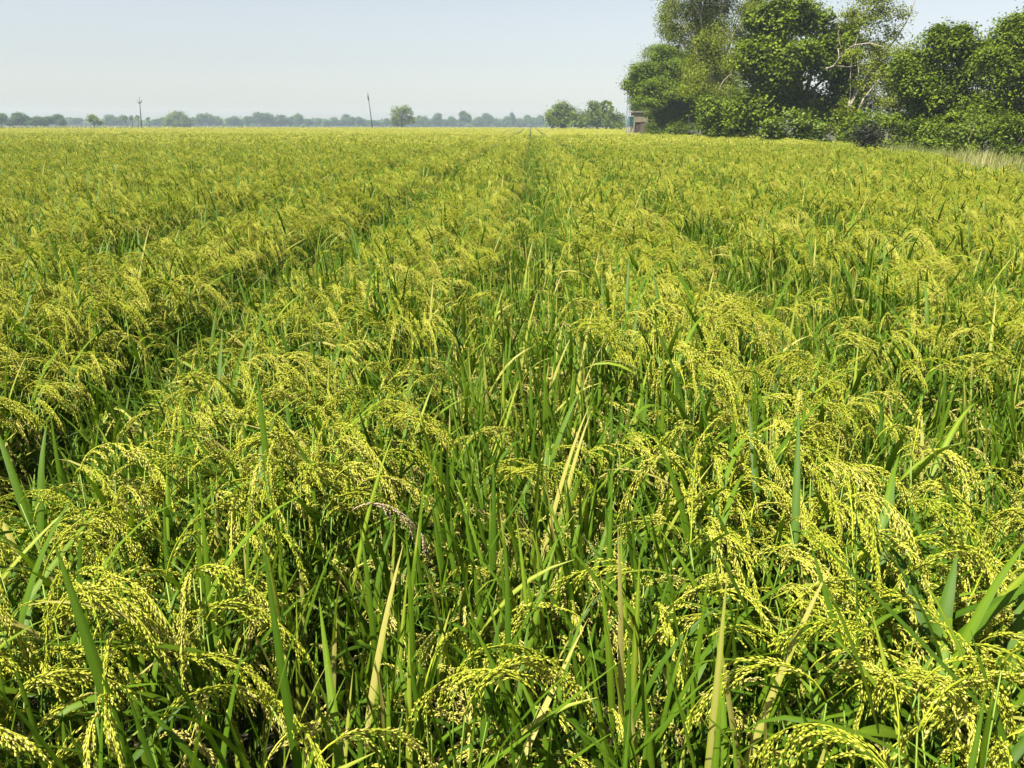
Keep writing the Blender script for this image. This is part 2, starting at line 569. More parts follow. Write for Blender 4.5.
# patches, on a grid that follows the rows; s = x - YAW*y
S0 = -1.70
jj = np.arange(-200, 70); ii = np.arange(0, 230)
J, I = np.meshgrid(jj, ii); Y = 70.0 + PATCH / 2 + I.ravel() * PATCH; X = S0 + J.ravel() * PATCH + YAW * Y
ok = (X < right_edge(Y) - .6) & (Y < far_edge(X, Y)) & (np.abs(X) < .72 * Y + 4)
X, Y, Jr = X[ok], Y[ok], J.ravel()[ok]
n = len(X)
strong = (Jr >= -1) & (Jr <= 2)
pp = np.where(strong | (rf.random(n) < .12), np.array(P_PATCH_A)[rf.integers(0, 5, n)], np.array(P_PATCH_B)[rf.integers(0, 5, n)])
pp = np.where(Jr == 1, np.array(P_PATCH_C)[rf.integers(0, 4, n)], pp)
flip = rf.integers(0, 2, n) * math.pi
pts.append(np.c_[X, Y, np.zeros(n)]); proto.append(pp)
rots.append(np.c_[np.zeros(n), np.zeros(n), -YAW + flip * 0])
scls.append(np.c_[np.where(rf.random(n) < .5, 1, -1), np.ones(n), rf.normal(1, .035, n)])
pts = np.concatenate(pts); proto = np.concatenate(proto); rots = np.concatenate(rots); scls = np.concatenate(scls)
npnt, npro = len(pts), proto_mb.n

crop_mb = MB(); crop_mb.merge(proto_mb); crop_mb.add(pts, [], .5)
me = crop_mb.mesh('rice_crop', [M_LEAF, M_STEM, M_GRAIN])


def attr(me, name, typ, data, key):
    a = me.attributes.new(name, typ, 'POINT'); a.data.foreach_set(key, np.ascontiguousarray(data).ravel())


attr(me, 'pid', 'INT', np.concatenate(proto_id + [np.full(npnt, -1)]).astype(np.int32), 'value')
attr(me, 'proto', 'INT', np.concatenate([np.full(npro, -1), proto]).astype(np.int32), 'value')
attr(me, 'rot', 'FLOAT_VECTOR', np.concatenate([np.zeros((npro, 3)), rots]).astype(np.float32), 'vector')
attr(me, 'scl', 'FLOAT_VECTOR', np.concatenate([np.ones((npro, 3)), scls]).astype(np.float32), 'vector')
crop = bpy.data.objects.new('rice_crop', me); COL.objects.link(crop)
tag(crop, 'yellow-green ripening rice filling the field back to the far trees', 'rice crop', kind='stuff')

ng = bpy.data.node_groups.new('scatter_rice', 'GeometryNodeTree')
ng.interface.new_socket('Geometry', in_out='INPUT', socket_type='NodeSocketGeometry')
ng.interface.new_socket('Geometry', in_out='OUTPUT', socket_type='NodeSocketGeometry')
N, L = ng.nodes, ng.links
gi, go = N.new('NodeGroupInput'), N.new('NodeGroupOutput')
join = N.new('GeometryNodeJoinGeometry'); L.new(join.outputs[0], go.inputs[0])


def nattr(name, typ):
    a = N.new('GeometryNodeInputNamedAttribute'); a.data_type = typ; a.inputs['Name'].default_value = name
    return [o for o in a.outputs if o.enabled and o.name == 'Attribute'][0]


a_pid, a_proto, a_rot, a_scl = nattr('pid', 'INT'), nattr('proto', 'INT'), nattr('rot', 'FLOAT_VECTOR'), nattr('scl', 'FLOAT_VECTOR')
e2r = N.new('FunctionNodeEulerToRotation'); L.new(a_rot, e2r.inputs[0])


def eq(sock, k):
    c = N.new('FunctionNodeCompare'); c.data_type = 'INT'; c.operation = 'EQUAL'
    ins = [i for i in c.inputs if i.enabled]
    L.new(sock, ins[0]); ins[1].default_value = k
    return c.outputs[0]


for k in range(add_proto.n):
    sg = N.new('GeometryNodeSeparateGeometry'); sg.domain = 'POINT'
    L.new(gi.outputs[0], sg.inputs[0]); L.new(eq(a_pid, k), sg.inputs[1])
    iop = N.new('GeometryNodeInstanceOnPoints')
    L.new(gi.outputs[0], iop.inputs['Points']); L.new(eq(a_proto, k), iop.inputs['Selection'])
    L.new(sg.outputs[0], iop.inputs['Instance']); L.new(e2r.outputs[0], iop.inputs['Rotation']); L.new(a_scl, iop.inputs['Scale'])
    L.new(iop.outputs[0], join.inputs[0])
md = crop.modifiers.new('scatter', 'NODES'); md.node_group = ng
print('RICE', 'near', len(near), 'mid', len(mid), 'patches', n, 'ind', NIND)

# ------------------------------------------------------------------ ground
M_SOIL = rough_mat('field_soil', [(.3, (.022, .018, .010)), (.5, (.040, .036, .016)), (.7, (.065, .060, .024))], scale=.6, bump=.4)
gm_ = MB()
gx = np.array((-850, -300, -60, 0, 60, 300, 850.)); gy = np.array((-300, -40, 0, 60, 300, 600, 950.))
GX, GY = np.meshgrid(gx, gy)
v = np.c_[GX.ravel(), GY.ravel(), np.zeros(GX.size)]
f = [(j * 7 + i, j * 7 + i + 1, (j + 1) * 7 + i + 1, (j + 1) * 7 + i) for j in range(6) for i in range(6)]
gm_.add(v, np.array(f)); tag(gm_.obj('ground', M_SOIL), kind='structure')

# ------------------------------------------------------------------ trees
def leaf_quads(mb, c, nrm, size, aspect, var, r, fold=.18, droop=0.0, mat=0):
    n = len(c)
    nrm = norm(nrm)
    d = norm(np.cross(nrm, r.normal(size=(n, 3))))
    if droop: d = norm(d + np.array((0, 0, -droop)))
    s = norm(np.cross(nrm, d)); up = np.cross(d, s)
    size = np.broadcast_to(size, (n,))[:, None]
    b = c - d * size * .5; tip = c + d * size * .5
    m = c - d * size * .08
    l = m + s * size * aspect * .5 + up * size * fold * .5; rr = m - s * size * aspect * .5 + up * size * fold * .5
    v = np.stack((b, rr, tip, l), 1).reshape(-1, 3)
    i = np.arange(n)[:, None] * 4
    mb.add(v, [np.concatenate((i + np.array((0, 1, 2)), i + np.array((0, 2, 3))))], np.repeat(var, 4), mat)


def crown_leaves(mb, lobes, per, size, aspect, r, clump=.32, up=.7, shell=.62, droop=0., flat=.7, inner=.15, raggy=.12, mat=0, lpc=26, sub=0):
    if sub:
        out = []
        for c, rad in lobes:
            rad = np.array(rad)
            for u in norm(r.normal(size=(sub, 3)) + np.array((0, 0, .15))):
                q = r.uniform(.30, .52)
                out.append((c + u * rad * r.uniform(.55, .85), rad * q * r.uniform(.8, 1.25, 3)))
            out.append((c, rad * .55))
        lobes = out; per = per * .75
    """lobes: (centre, radii); per: leaves per m2 of lobe surface"""
    for c, rad in lobes:
        rad = np.array(rad)
        area = 4 * math.pi * ((rad[0] * rad[1]) ** 1.6 / 3 + (rad[0] * rad[2]) ** 1.6 / 3 + (rad[1] * rad[2]) ** 1.6 / 3) ** (1 / 1.6)
        total = int(area * per)
        ncl = max(6, total // lpc)
        u = norm(r.normal(size=(ncl, 3)) + np.array((0, 0, .18)))
        rr = np.where(r.random(ncl) < inner, r.uniform(.2, shell, ncl), r.uniform(shell, 1.0, ncl) ** .6) * (1 + r.normal(0, raggy, ncl))
        cc = c + u * rad * rr[:, None]
        cv = np.clip(r.normal(.45, .16, ncl), 0, 1)
        k = np.repeat(np.arange(ncl), lpc); nn = len(k)
        off = r.normal(size=(nn, 3)) * clump * np.array((1, 1, flat)) * r.uniform(.5, 1.2, ncl)[k][:, None]
        p = cc[k] + off
        p[:, 2] = np.maximum(p[:, 2], .05)
        nr = norm(u[k] * .7 + np.array((0, 0, up)) + r.normal(0, .42, (nn, 3)))
        leaf_quads(mb, p, nr, size * r.uniform(.7, 1.25, nn), aspect, np.clip(cv[k] + r.normal(0, .13, nn), 0, 1), r, droop=droop, mat=mat)


def limb_path(a, b, r, n=6, wob=.06):
    a, b = np.array(a, float), np.array(b, float); t = np.linspace(0, 1, n)[:, None]
    L = np.linalg.norm(b - a)
    p = a + (b - a) * t
    p[:, 2] += (np.sin(t[:, 0] * math.pi) * L * .06)
    p[1:-1] += r.normal(0, wob * L * .5, (n - 2, 3))
    return p


M_BARK = rough_mat('bark', [(.3, (.07, .055, .04)), (.7, (.20, .165, .125))], scale=5, stretch=(1, 1, .25), bump=.6)
M_PALEBARK = rough_mat('pale_bark', [(.3, (.20, .175, .135)), (.7, (.36, .32, .26))], scale=4, stretch=(1, 1, .3), bump=.4)
G_DARK = leafmat('dark_glossy_leaf', [(0, (.034, .066, .003)), (.5, (.100, .150, .005)), (1, (.22, .27, .016))], trans=.26, rough=.5, spec=.15, objvar=.1)
G_MID = leafmat('mid_green_leaf', [(0, (.036, .070, .003)), (.5, (.094, .145, .005)), (1, (.20, .245, .014))], trans=.28, rough=.5, spec=.15, objvar=.12)
G_OLIVE = leafmat('olive_leaf', [(0, (.085, .115, .005)), (.5, (.165, .205, .010)), (1, (.28, .315, .028))], trans=.30, rough=.5, spec=.15, objvar=.1)
G_FEATHER = leafmat('feathery_leaf', [(0, (.050, .090, .003)), (.5, (.11, .17, .004)), (1, (.19, .25, .008))], trans=.25, rough=.55, spec=.2, objvar=.1)
G_FAR = leafmat('far_leaf', [(0, (.016, .050, .004)), (.5, (.036, .092, .006)), (1, (.085, .16, .012))], trans=.28, rough=.55, objvar=.5)
G_LIME = leafmat('lime_leaf', [(0, (.060, .105, .005)), (.5, (.115, .170, .008)), (1, (.21, .26, .02))], trans=.35, rough=.5, objvar=.1)


def px_lobes(lst, Y):
    out = []
    for q in lst:
        x, y, rx, ry = q[:4]; dy = q[4] if len(q) > 4 else 0
        c = at(x, y, Y + dy); k = m_per_px(Y + dy)
        out.append((c, (rx * k, (rx + ry) * .5 * k, ry * k)))
    return out


def tree(name, label, cat, lobes, Y, base_px, mat, bark=M_BARK, limbs=None, trunk_r=.18, per=200, size=.14, aspect=.6, seed=1, group=None, fork=.45, extra=None, nlimb=99, **kw):
    """trunk and limbs to the lobes of the crown, and the crown's leaves"""
    r = np.random.default_rng(seed)
    b = at(base_px, 124, Y); b[2] = 0
    root = empty(name, b); tag(root, label, cat, group)
    L = [(c - b, rad) for c, rad in lobes]
    top = max(c[2] for c, _ in L)
    tr = MB(); f = np.array((r.normal(0, .15), r.normal(0, .15), top * fork))
    tube(tr, limb_path((0, 0, -.1), f, r, 7, .03), np.linspace(trunk_r * 1.25, trunk_r * .7, 7), 8)
    for c, rad in L[:nlimb]:
        e = c + np.array((0, 0, rad[2] * .3))
        s0 = f * r.uniform(.75, 1.0)
        lp = limb_path(s0, e, r)
        tube(tr, lp, np.linspace(trunk_r * .5, trunk_r * .10, 6), 6)
        for q in range(4):
            u = norm(r.normal(size=3) + np.array((0, 0, .4)))
            tube(tr, limb_path(lp[3 + q % 3], c + u * np.array(rad) * .85, r, 5), np.linspace(trunk_r * .16, trunk_r * .04, 5), 4)
    if extra:
        for pl, ra in extra:
            pl = np.array([p - b for p in pl])
            tube(tr, pl, np.linspace(ra[0], ra[1], len(pl)), 6)
    tr.obj('trunk', bark, root)
    if limbs:
        lm = MB()
        for pl, ra in limbs:
            tube(lm, np.array([p - b for p in pl]), np.linspace(ra[0], ra[1], len(pl)), 6)
        lm.obj('bare_limb', M_PALEBARK, root)
    cr = MB(); crown_leaves(cr, L, per, size, aspect, r, **kw)
    cr.obj('crown', mat, root, smooth=False)
    return root


Yb = 50
def pp_(lst, Y, dy=0.0):
    return [at(x, y, Y + dy * k) for k, (x, y) in enumerate(lst)]


# the grove on the right
tree('feathery_tree', 'rounded feathery dark green tree at the left end of the grove, above the brick hut', 'tree',
     px_lobes([(643, 76, 17, 15), (670, 82, 24, 22, 2), (650, 84, 14, 14, 1), (664, 62, 22, 14, 2), (690, 70, 24, 24, 3), (657, 93, 22, 11, -2), (683, 98, 24, 20), (639, 91, 11, 10), (704, 88, 20, 26, 2), (690, 118, 18, 12, 1), (668, 116, 14, 12, 3), (640, 104, 10, 9, 30), (652, 110, 11, 13, 29)], 78), 78, 676, G_FEATHER,
     per=250, size=.20, aspect=.42, clump=.34, lpc=26, seed=3, sub=11, flat=.45, up=.9, raggy=.14, trunk_r=.22)
tree('olive_tree', 'tall thin-leaved olive green tree with pale branches rising above the frame in the grove', 'tree',
     px_lobes([(688, 22, 20, 20, 1), (668, 10, 11, 16), (676, 36, 14, 12), (716, 34, 26, 26), (748, 42, 22, 22, 2), (700, 62, 22, 18), (732, 74, 22, 24), (712, 0, 26, 16, 1), (752, 8, 18, 14), (690, -18, 26, 16), (735, -22, 28, 16), (708, 92, 22, 16), (692, 84, 16, 16, -2), (728, 98, 16, 16, -2), (742, 58, 16, 18, -4)], 64),
     64, 712, G_OLIVE, bark=M_PALEBARK, per=150, size=.18, aspect=.36, clump=.36, lpc=30, sub=7, seed=5, droop=.6, up=.55, inner=.25, raggy=.2, trunk_r=.22, fork=.35)
tree('broadleaf_tree', 'big dense broad-leaved dark tree with glossy leaves in the middle of the grove', 'tree',
     px_lobes([(775, 30, 26, 22), (806, 20, 26, 16, 1), (760, 62, 24, 26), (795, 66, 30, 28, -1), (832, 44, 22, 26), (768, 97, 26, 24), (812, 108, 30, 24), (846, 70, 16, 20), (842, 102, 20, 22), (745, 116, 18, 16), (790, 10, 20, 9), (722, 112, 20, 18, 3)], 54),
     54, 800, G_DARK, limbs=[(pp_([(798, 84), (812, 75), (822, 70), (834, 66), (843, 53), (854, 45), (870, 43), (884, 47)], 53.5, -.75), (.08, .02)),
     (pp_([(834, 66), (848, 67), (860, 65), (880, 63)], 51.3, -.5), (.045, .012)), (pp_([(843, 54), (840, 44), (838, 33), (841, 22)], 50.6), (.035, .01)),
     (pp_([(837, 66), (839, 56), (838, 48)], 51.2), (.035, .018))], per=165, size=.205, aspect=.72, clump=.30, lpc=26, sub=12, seed=8, up=.8, raggy=.26, trunk_r=.3, inner=.25)


tree('bare_branched_tree', 'sparse tree with long bare pale grey limbs between the two dark trees of the grove', 'tree',
     px_lobes([(862, 22, 18, 11), (884, 10, 14, 12), (874, 46, 17, 10), (852, 14, 10, 9), (902, 14, 7, 8), (882, 66, 16, 11), (866, 84, 14, 10), (893, 34, 9, 8), (872, -4, 18, 10), (846, 112, 12, 9, -1), (852, 56, 8, 7, -.5)], Yb), Yb, 848,
     G_OLIVE, bark=M_PALEBARK, per=140, size=.15, aspect=.5, clump=.26, seed=11, raggy=.3, inner=.3, trunk_r=.085, fork=.36, nlimb=2,
     extra=[(pp_([(846, 125), (850, 106), (858, 91), (868, 74), (881, 56), (895, 40), (907, 21), (914, 3), (916, -10)], Yb), (.09, .02)),
            (pp_([(858, 112), (864, 98), (874, 86), (882, 76)], Yb - .5), (.08, .02)),
            (pp_([(895, 40), (903, 46), (911, 50)], Yb), (.03, .008)),
            (pp_([(881, 56), (890, 60), (902, 58)], Yb), (.03, .008))])
tree('back_tree', 'yellowish olive tree half hidden behind the pale bare limbs in the grove', 'tree',
     px_lobes([(888, 84, 18, 20), (903, 72, 13, 13), (876, 104, 18, 14), (900, 104, 18, 16), (905, 58, 16, 12), (917, 84, 16, 18), (862, 100, 16, 16), (876, 62, 18, 18), (858, 72, 14, 16)], 57), 57, 890, G_OLIVE, per=130, size=.15, aspect=.5, clump=.3, sub=6, seed=13, raggy=.15, trunk_r=.14)
tree('dense_tree', 'dense dark green rounded tree right of the bare pale limbs', 'tree',
     px_lobes([(950, 52, 24, 18), (925, 58, 17, 18), (976, 66, 18, 22), (940, 88, 28, 22), (914, 94, 18, 22), (966, 102, 28, 22), (905, 66, 10, 9), (925, 114, 22, 16, 1), (958, 118, 24, 14, 1), (962, 36, 8, 8), (938, 36, 9, 7), (986, 52, 12, 10), (908, 80, 12, 14), (930, 128, 22, 14, 2), (965, 132, 24, 14, 2)], 44), 44, 945,
     G_DARK, per=195, size=.16, aspect=.65, clump=.26, lpc=26, sub=12, seed=17, raggy=.34, trunk_r=.2, inner=.25)
tree('edge_tree', 'tall dark green tree cut off by the right edge of the picture', 'tree',
     px_lobes([(1014, 44, 20, 20), (1040, 30, 24, 20), (994, 70, 20, 24), (1026, 84, 30, 30), (1000, 108, 26, 20), (1066, 58, 36, 34), (1070, 100, 40, 26), (1110, 70, 40, 36), (985, 118, 20, 14, 1), (1020, 120, 26, 14, 1), (1060, 122, 30, 14, 1), (990, 132, 24, 14, 2), (1025, 134, 26, 16, 2), (1016, 24, 10, 8)], 41), 41, 1035,
     G_MID, per=210, size=.145, aspect=.6, clump=.26, lpc=26, sub=12, seed=19, raggy=.3, trunk_r=.24, inner=.25)


def shrub(label, lobes, Y, base_px, mat, seed, per=230, size=.14, aspect=.6, name='shrub', cat='shrub', **kw):
    r = np.random.default_rng(seed)
    b = at(base_px, 124, Y); b[2] = 0
    root = empty(name, b); tag(root, label, cat, 'shrubs at the foot of the grove')
    L = [(c - b, rad) for c, rad in px_lobes(lobes, Y)]
    L += [((c[0], c[1] - .2, c[2] * .42), (rad[0] * .9, rad[1] * .9, max(c[2] * .45, .25))) for c, rad in L]
    L = [(np.array(c), rad) for c, rad in L]
    st = MB()
    for c, rad in L:
        for q in range(4):
            e = c + r.normal(size=3) * np.array(rad) * .5
            tube(st, limb_path((r.normal(0, .1), r.normal(0, .1), -.05), e, r, 5), np.linspace(.03, .008, 5), 4)
    st.obj('stem', M_BARK, root)
    cr = MB(); crown_leaves(cr, L, per, size, aspect, r, **{**dict(clump=.22, raggy=.25, inner=.25, sub=5), **kw})
    cr.obj('foliage', mat, root, smooth=False)
    return root


shrub('leafy dark bush growing against the right side of the small hut', [(655, 106, 9, 9), (654, 120, 10, 10), (666, 124, 9, 8), (648, 127, 5, 5)], 92, 656, G_MID, 31)
shrub('low mid-green bush under the feathery tree', [(684, 128, 13, 9), (672, 131, 10, 7)], 72, 680, G_MID, 32)
shrub('broad bush under the olive tree, left of the glossy dark tree', [(712, 124, 15, 14), (732, 127, 12, 12)], 61, 720, G_MID, 33, size=.19)
shrub('small upright bush at the left foot of the glossy dark tree', [(752, 128, 10, 12)], 54, 752, G_DARK, 34, size=.2)
shrub('wide bright green bush right in front of the glossy dark tree', [(776, 127, 15, 11), (800, 123, 18, 14), (818, 129, 14, 10)], 49, 796, G_LIME, 35, size=.18, aspect=.7, per=170)
shrub('dark bush below the pale bare limbs', [(843, 129, 13, 9), (858, 124, 12, 10)], 47.5, 850, G_MID, 36, size=.18)
shrub('bright yellowish bush right of the pale trunk', [(878, 121, 14, 9), (866, 126, 10, 6)], 46, 874, G_LIME, 37, per=150)
shrub('bush between the pale trunk and the dense rounded tree', [(898, 126, 15, 10), (914, 129, 12, 8)], 43, 904, G_MID, 38)
shrub('dark green bush under the dense rounded tree', [(938, 128, 17, 9), (954, 122, 13, 10)], 41, 944, G_MID, 39, size=.17)
shrub('pale green bush above the dry grass, left of the edge tree', [(978, 126, 17, 10), (962, 130, 12, 7)], 38.5, 974, G_LIME, 40, per=150)
shrub('green bush at the foot of the edge tree', [(1008, 124, 20, 11), (1034, 126, 18, 12)], 37, 1014, G_MID, 41)
shrub('small dark brown-green weed clump standing alone at the edge of the rice', [(865, 134, 9, 5), (871, 135, 7, 5)], 33, 865,
      leafmat('dark_weed_leaf', [(0, (.012, .016, .007)), (1, (.035, .040, .014))], trans=.1, rough=.7), 42, per=320, size=.10, raggy=.08)

# dry grass on the bank and green weeds along the edge of the rice
M_DRY = leafmat('dry_grass_blade', [(0, (.10, .15, .02)), (.5, (.20, .22, .05)), (1, (.36, .32, .14))], trans=.3, rough=.6, objvar=0)
M_WEED = leafmat('weed_blade', [(0, (.05, .11, .012)), (.6, (.11, .19, .02)), (1, (.24, .26, .06))], trans=.35, rough=.5, objvar=0)


def blades_field(name, mat, X, Y, hgt, wid, r, label, cat):
    mb = MB(); n = len(X)
    az = r.uniform(0, 6.28, n); tl = np.abs(r.normal(.12, .16, n)); bd = r.uniform(.1, .9, n)
    pts = []; p = np.c_[X, Y, np.zeros(n)]; rows = [p]
    for k in range(3):
        th = tl + bd * (k / 2)
        p = p + np.c_[np.sin(th) * np.cos(az), np.sin(th) * np.sin(az), np.cos(th)] * (hgt / 3)[:, None]
        rows.append(p)
    sd = np.c_[-np.sin(az), np.cos(az), np.zeros(n)]
    vs = []
    for k, w in enumerate((.8, 1, .7, .06)):
        vs += [rows[k] + sd * (wid * w)[:, None] / 2, rows[k] - sd * (wid * w)[:, None] / 2]
    v = np.stack(vs, 1).reshape(-1, 3); b = np.arange(n)[:, None] * 8
    f = np.concatenate([b + np.array((2 * k, 2 * k + 1, 2 * k + 3, 2 * k + 2)) for k in range(3)])
    cl = .5 + .28 * np.sin(X * 1.3 + np.sin(Y * .8) * 2)
    mb.add(v, f, np.repeat(np.clip(cl + r.normal(0, .2, n), 0, 1), 8))
    tag(mb.obj(name, mat), label, cat, kind='stuff')


rg = np.random.default_rng(77)
nY = 15000
gy_ = rg.uniform(12, 46, nY); gx_ = right_edge(gy_) + .15 + np.abs(rg.normal(0, 1, nY)) * 2.2
tuft = rg.integers(0, 900, nY); tx, ty = rg.normal(0, .12, nY), rg.normal(0, .12, nY)
cx_, cy_ = rg.uniform(12, 46, 900), rg.random(900)
gy_ = cx_[tuft] + ty; gx_ = right_edge(gy_) + .2 + (np.abs(cy_ * 4.5))[tuft] + tx
blades_field('dry_grass', M_DRY, gx_, gy_, rg.uniform(.5, 1.05, nY), rg.uniform(.012, .022, nY), rg,
             'tan dry grass on the bank in front of the trees at the right', 'dry grass')
nW = 9000
wy = rg.uniform(30, 125, nW); wx = right_edge(wy) + rg.uniform(-.2, 3.2, nW)
blades_field('green_weeds', M_WEED, wx, wy, rg.uniform(.4, 1.0, nW), rg.uniform(.02, .05, nW), rg,
             'green weeds along the edge of the rice below the grove', 'weeds')
nW = 12000
wx = rg.uniform(-330, 130, nW); wy = 150 + rg.random(nW) * 240
fe = far_edge(wx, wy); okw = (wy > fe + 1) & (wx < right_edge(wy) + 20); wx, wy = wx[okw], wy[okw]
blades_field('field_edge_grass', M_DRY, wx, wy, rg.uniform(.5, 1.2, len(wx)), rg.uniform(.15, .5, len(wx)), rg,
             'brownish rough grass along the far edge of the rice field', 'grass')

# ------------------------------------------------------------------ hut, cabinet, poles near the grove
M_PLASTER = rough_mat('old_plaster', [(.30, (.11, .095, .055)), (.55, (.18, .155, .09)), (.8, (.23, .205, .125))], scale=2.2, bump=.3)


def brick_mat():
    m, nt, N, L = newmat('bare_brick')
    out = N.new('ShaderNodeOutputMaterial'); p = N.new('ShaderNodeBsdfPrincipled')
    tc = N.new('ShaderNodeTexCoord'); mp = N.new('ShaderNodeMapping'); b = N.new('ShaderNodeTexBrick')
    mp.inputs['Rotation'].default_value = (R(90), 0, 0)
    L.new(tc.outputs['Object'], mp.inputs[0]); L.new(mp.outputs[0], b.inputs['Vector'])
    b.inputs['Color1'].default_value = (.075, .055, .035, 1); b.inputs['Color2'].default_value = (.06, .045, .03, 1)
    b.inputs['Mortar'].default_value = (.15, .12, .09, 1); b.inputs['Scale'].default_value = 4.0; b.inputs['Mortar Size'].default_value = .015
    L.new(b.outputs['Color'], p.inputs['Base Color']); p.inputs['Roughness'].default_value = .9
    L.new(p.outputs[0], out.inputs['Surface'])
    return m


def plain(name, col, rough=.5, metal=0.0):
    return rough_mat(name, [(.3, tuple(c * .8 for c in col)), (.7, col)], scale=6, rough=rough, bump=.05)


M_BRICK = brick_mat()
M_CONC = rough_mat('concrete', [(.3, (.22, .21, .20)), (.7, (.38, .37, .35))], scale=4, bump=.2)
M_DARKWOOD = plain('dark_door_wood', (.05, .035, .025), .8)
M_TEAL = plain('teal_paint', (.012, .075, .065), .45)
M_STEEL = plain('grey_steel', (.20, .23, .25), .5)
Yh = 103
hc = at(640.5, 124, Yh); hc[2] = 0; k = m_per_px(Yh)
hw = 7.2 * k; hz = at(640, 112.5, Yh)[2]
hut = empty('brick_hut', hc); tag(hut, 'small square brick and plaster pump hut below the feathery tree', 'hut')
b = MB()
z1 = hz * .60
# brick lower walls as four panels, with the doorway left open at the front left
box(b, (-hw, 0, 0), (-hw + .22, 2.4, z1)); box(b, (hw - .2, 0, 0), (hw, 2.4, z1)); box(b, (-hw + .22, 2.2, 0), (hw - .2, 2.4, z1))
box(b, (-hw + .90, 0, 0), (hw - .2, .2, z1))
b.obj('brick_wall', M_BRICK, hut, smooth=False)
b = MB()
box(b, (-hw - .01, -.01, z1), (-hw + .24, 2.41, hz)); box(b, (hw - .22, -.01, z1), (hw + .01, 2.41, hz)); box(b, (-hw + .24, 2.18, z1), (hw - .22, 2.41, hz))
box(b, (-hw + .24, -.012, z1 + .15), (hw - .22, .2, hz))
box(b, (-hw - .012, -.015, 0), (-hw + .2, -.002, z1 - .002))
b.obj('plaster_wall', M_PLASTER, hut, smooth=False)
b = MB(); box(b, (-hw + .25, .10, 0), (-hw + .88, .15, z1 + .14)); d = b.obj('door', M_DARKWOOD, hut, smooth=False)
b = MB(); box(b, (-hw + .78, .07, .95), (-hw + .82, .098, 1.08)); b.obj('handle', M_STEEL, d, smooth=False)
b = MB(); box(b, (-hw - .18, -.22, hz + .002), (hw + .12, 2.6, hz + .16)); b.obj('roof', M_PLASTER, hut, smooth=False)
# concrete post behind the hut
pc = at(647, 124, 108); pc[2] = 0
b = MB(); h_ = at(647, 99, 108)[2]
tube(b, [(0, 0, -.2), (0.02, 0, h_ * .5), (.03, 0, h_)], (.16, .14, .12), 6)
po = b.obj('concrete_post', M_CONC, loc=pc); tag(po, 'pale upright concrete post rising behind the small hut', 'post')
# teal cabinet on legs
cc = at(630.8, 124, 100); cc[2] = 0; k = m_per_px(100)
cab = empty('switch_cabinet', cc); tag(cab, 'teal painted metal cabinet on legs left of the small hut', 'cabinet')
z0, z1 = at(630, 126.0, 100)[2], at(630, 117.2, 100)[2]
b = MB(); box(b, (-.30, 0, z0), (.30, .35, z1)); b.obj('body', M_TEAL, cab, smooth=False)
b = MB(); box(b, (-.26, -.03, z0 + .06), (.26, -.003, z1 - .08)); dr = b.obj('door', M_TEAL, cab, smooth=False)
b = MB(); box(b, (.17, -.06, (z0 + z1) / 2), (.20, -.032, (z0 + z1) / 2 + .12)); b.obj('handle', M_STEEL, dr, smooth=False)
b = MB(); box(b, (-.36, -.06, z1 + .002), (.36, .4, z1 + .05)); b.obj('lid', M_TEAL, cab, smooth=False)
for sx in (-.24, .24):
    b = MB(); tube(b, [(sx, .18, -.1), (sx, .18, z0 - .002)], .035, 6); b.obj('leg', M_CONC, cab)
# lattice pole
lc = at(627.7, 124, 98); lc[2] = 0
lp = empty('lattice_pole', lc); tag(lp, 'thin grey steel lattice pole left of the hut, its top in the leaves', 'pole')
ht = at(627, 82, 98)[2]
for sx in (-.15, .15):
    b = MB(); box(b, (sx - .04, -.04, -.2), (sx + .04, .04, ht)); b.obj('rail', M_STEEL, lp, smooth=False)
b = MB()
nz = int(ht / .55)
for q in range(nz):
    zz = .3 + q * .55; s = 1 if q % 2 else -1
    tube(b, [(-.105 * s, -.055, zz), (.105 * s, -.055, zz + .5)], .02, 4)
b.obj('lacing', M_STEEL, lp)
b = MB(); box(b, (-.75, -.10, ht - .5), (.75, -.043, ht - .38)); ca = b.obj('crossarm', M_STEEL, lp, smooth=False)
for sx in (-.6, 0, .6):
    b = MB(); tube(b, [(sx, -.07, ht - .378), (sx, -.07, ht - .3), (sx, -.07, ht - .22)], (.05, .07, .03), 6); b.obj('insulator', M_CONC, ca)


def utility_pole(label, pxb, pyt, pxt, Y, arm):
    c = at(pxb, 124, Y); c[2] = 0
    t = at(pxt, pyt, Y) - c
    root = empty('utility_pole', c); tag(root, label, 'utility pole', 'utility poles across the far field')
    b = MB(); tube(b, [(0, 0, -.3), tuple(t * .5), tuple(t)], (.17, .15, .11), 8); b.obj('shaft', plain('weathered_concrete', (.12, .12, .12), .8), root)
    k = m_per_px(Y)
    if arm:
        z = t * .80
        ar = MB()
        for sx in (-1, 1):
            tube(ar, [tuple(z), tuple(z + np.array((sx * 2.3 * k, 0, 2.6 * k)))], .14, 5)
        tube(ar, [tuple(z + np.array((-1.7 * k, -.12, 1.9 * k))), tuple(z + np.array((1.7 * k, -.12, 1.9 * k)))], .07, 5)
        a = ar.obj('crossarm', M_STEEL, root)
        for sx in (-1, 1):
            b = MB(); q = z + np.array((sx * 2.3 * k, 0, 2.7 * k)); tube(b, [tuple(q), tuple(q + np.array((0, 0, .25))), tuple(q + np.array((0, 0, .45)))], (.08, .12, .04), 6)
            b.obj('insulator', M_CONC, a)
    else:
        b = MB(); tube(b, [tuple(t * .80 + np.array((0, -.2, 0))), tuple(t * .93 + np.array((0, -.2, 0)))], .20, 7); b.obj('bracket', plain('dark_steel', (.07, .07, .075), .7), root)


utility_pole('grey upright pole with a forked crossarm standing in front of the hazy far trees', 140.8, 97, 139.2, 215, True)
utility_pole('thin grey pole leaning left above the far tree line', 372.5, 92, 367.5, 235, False)

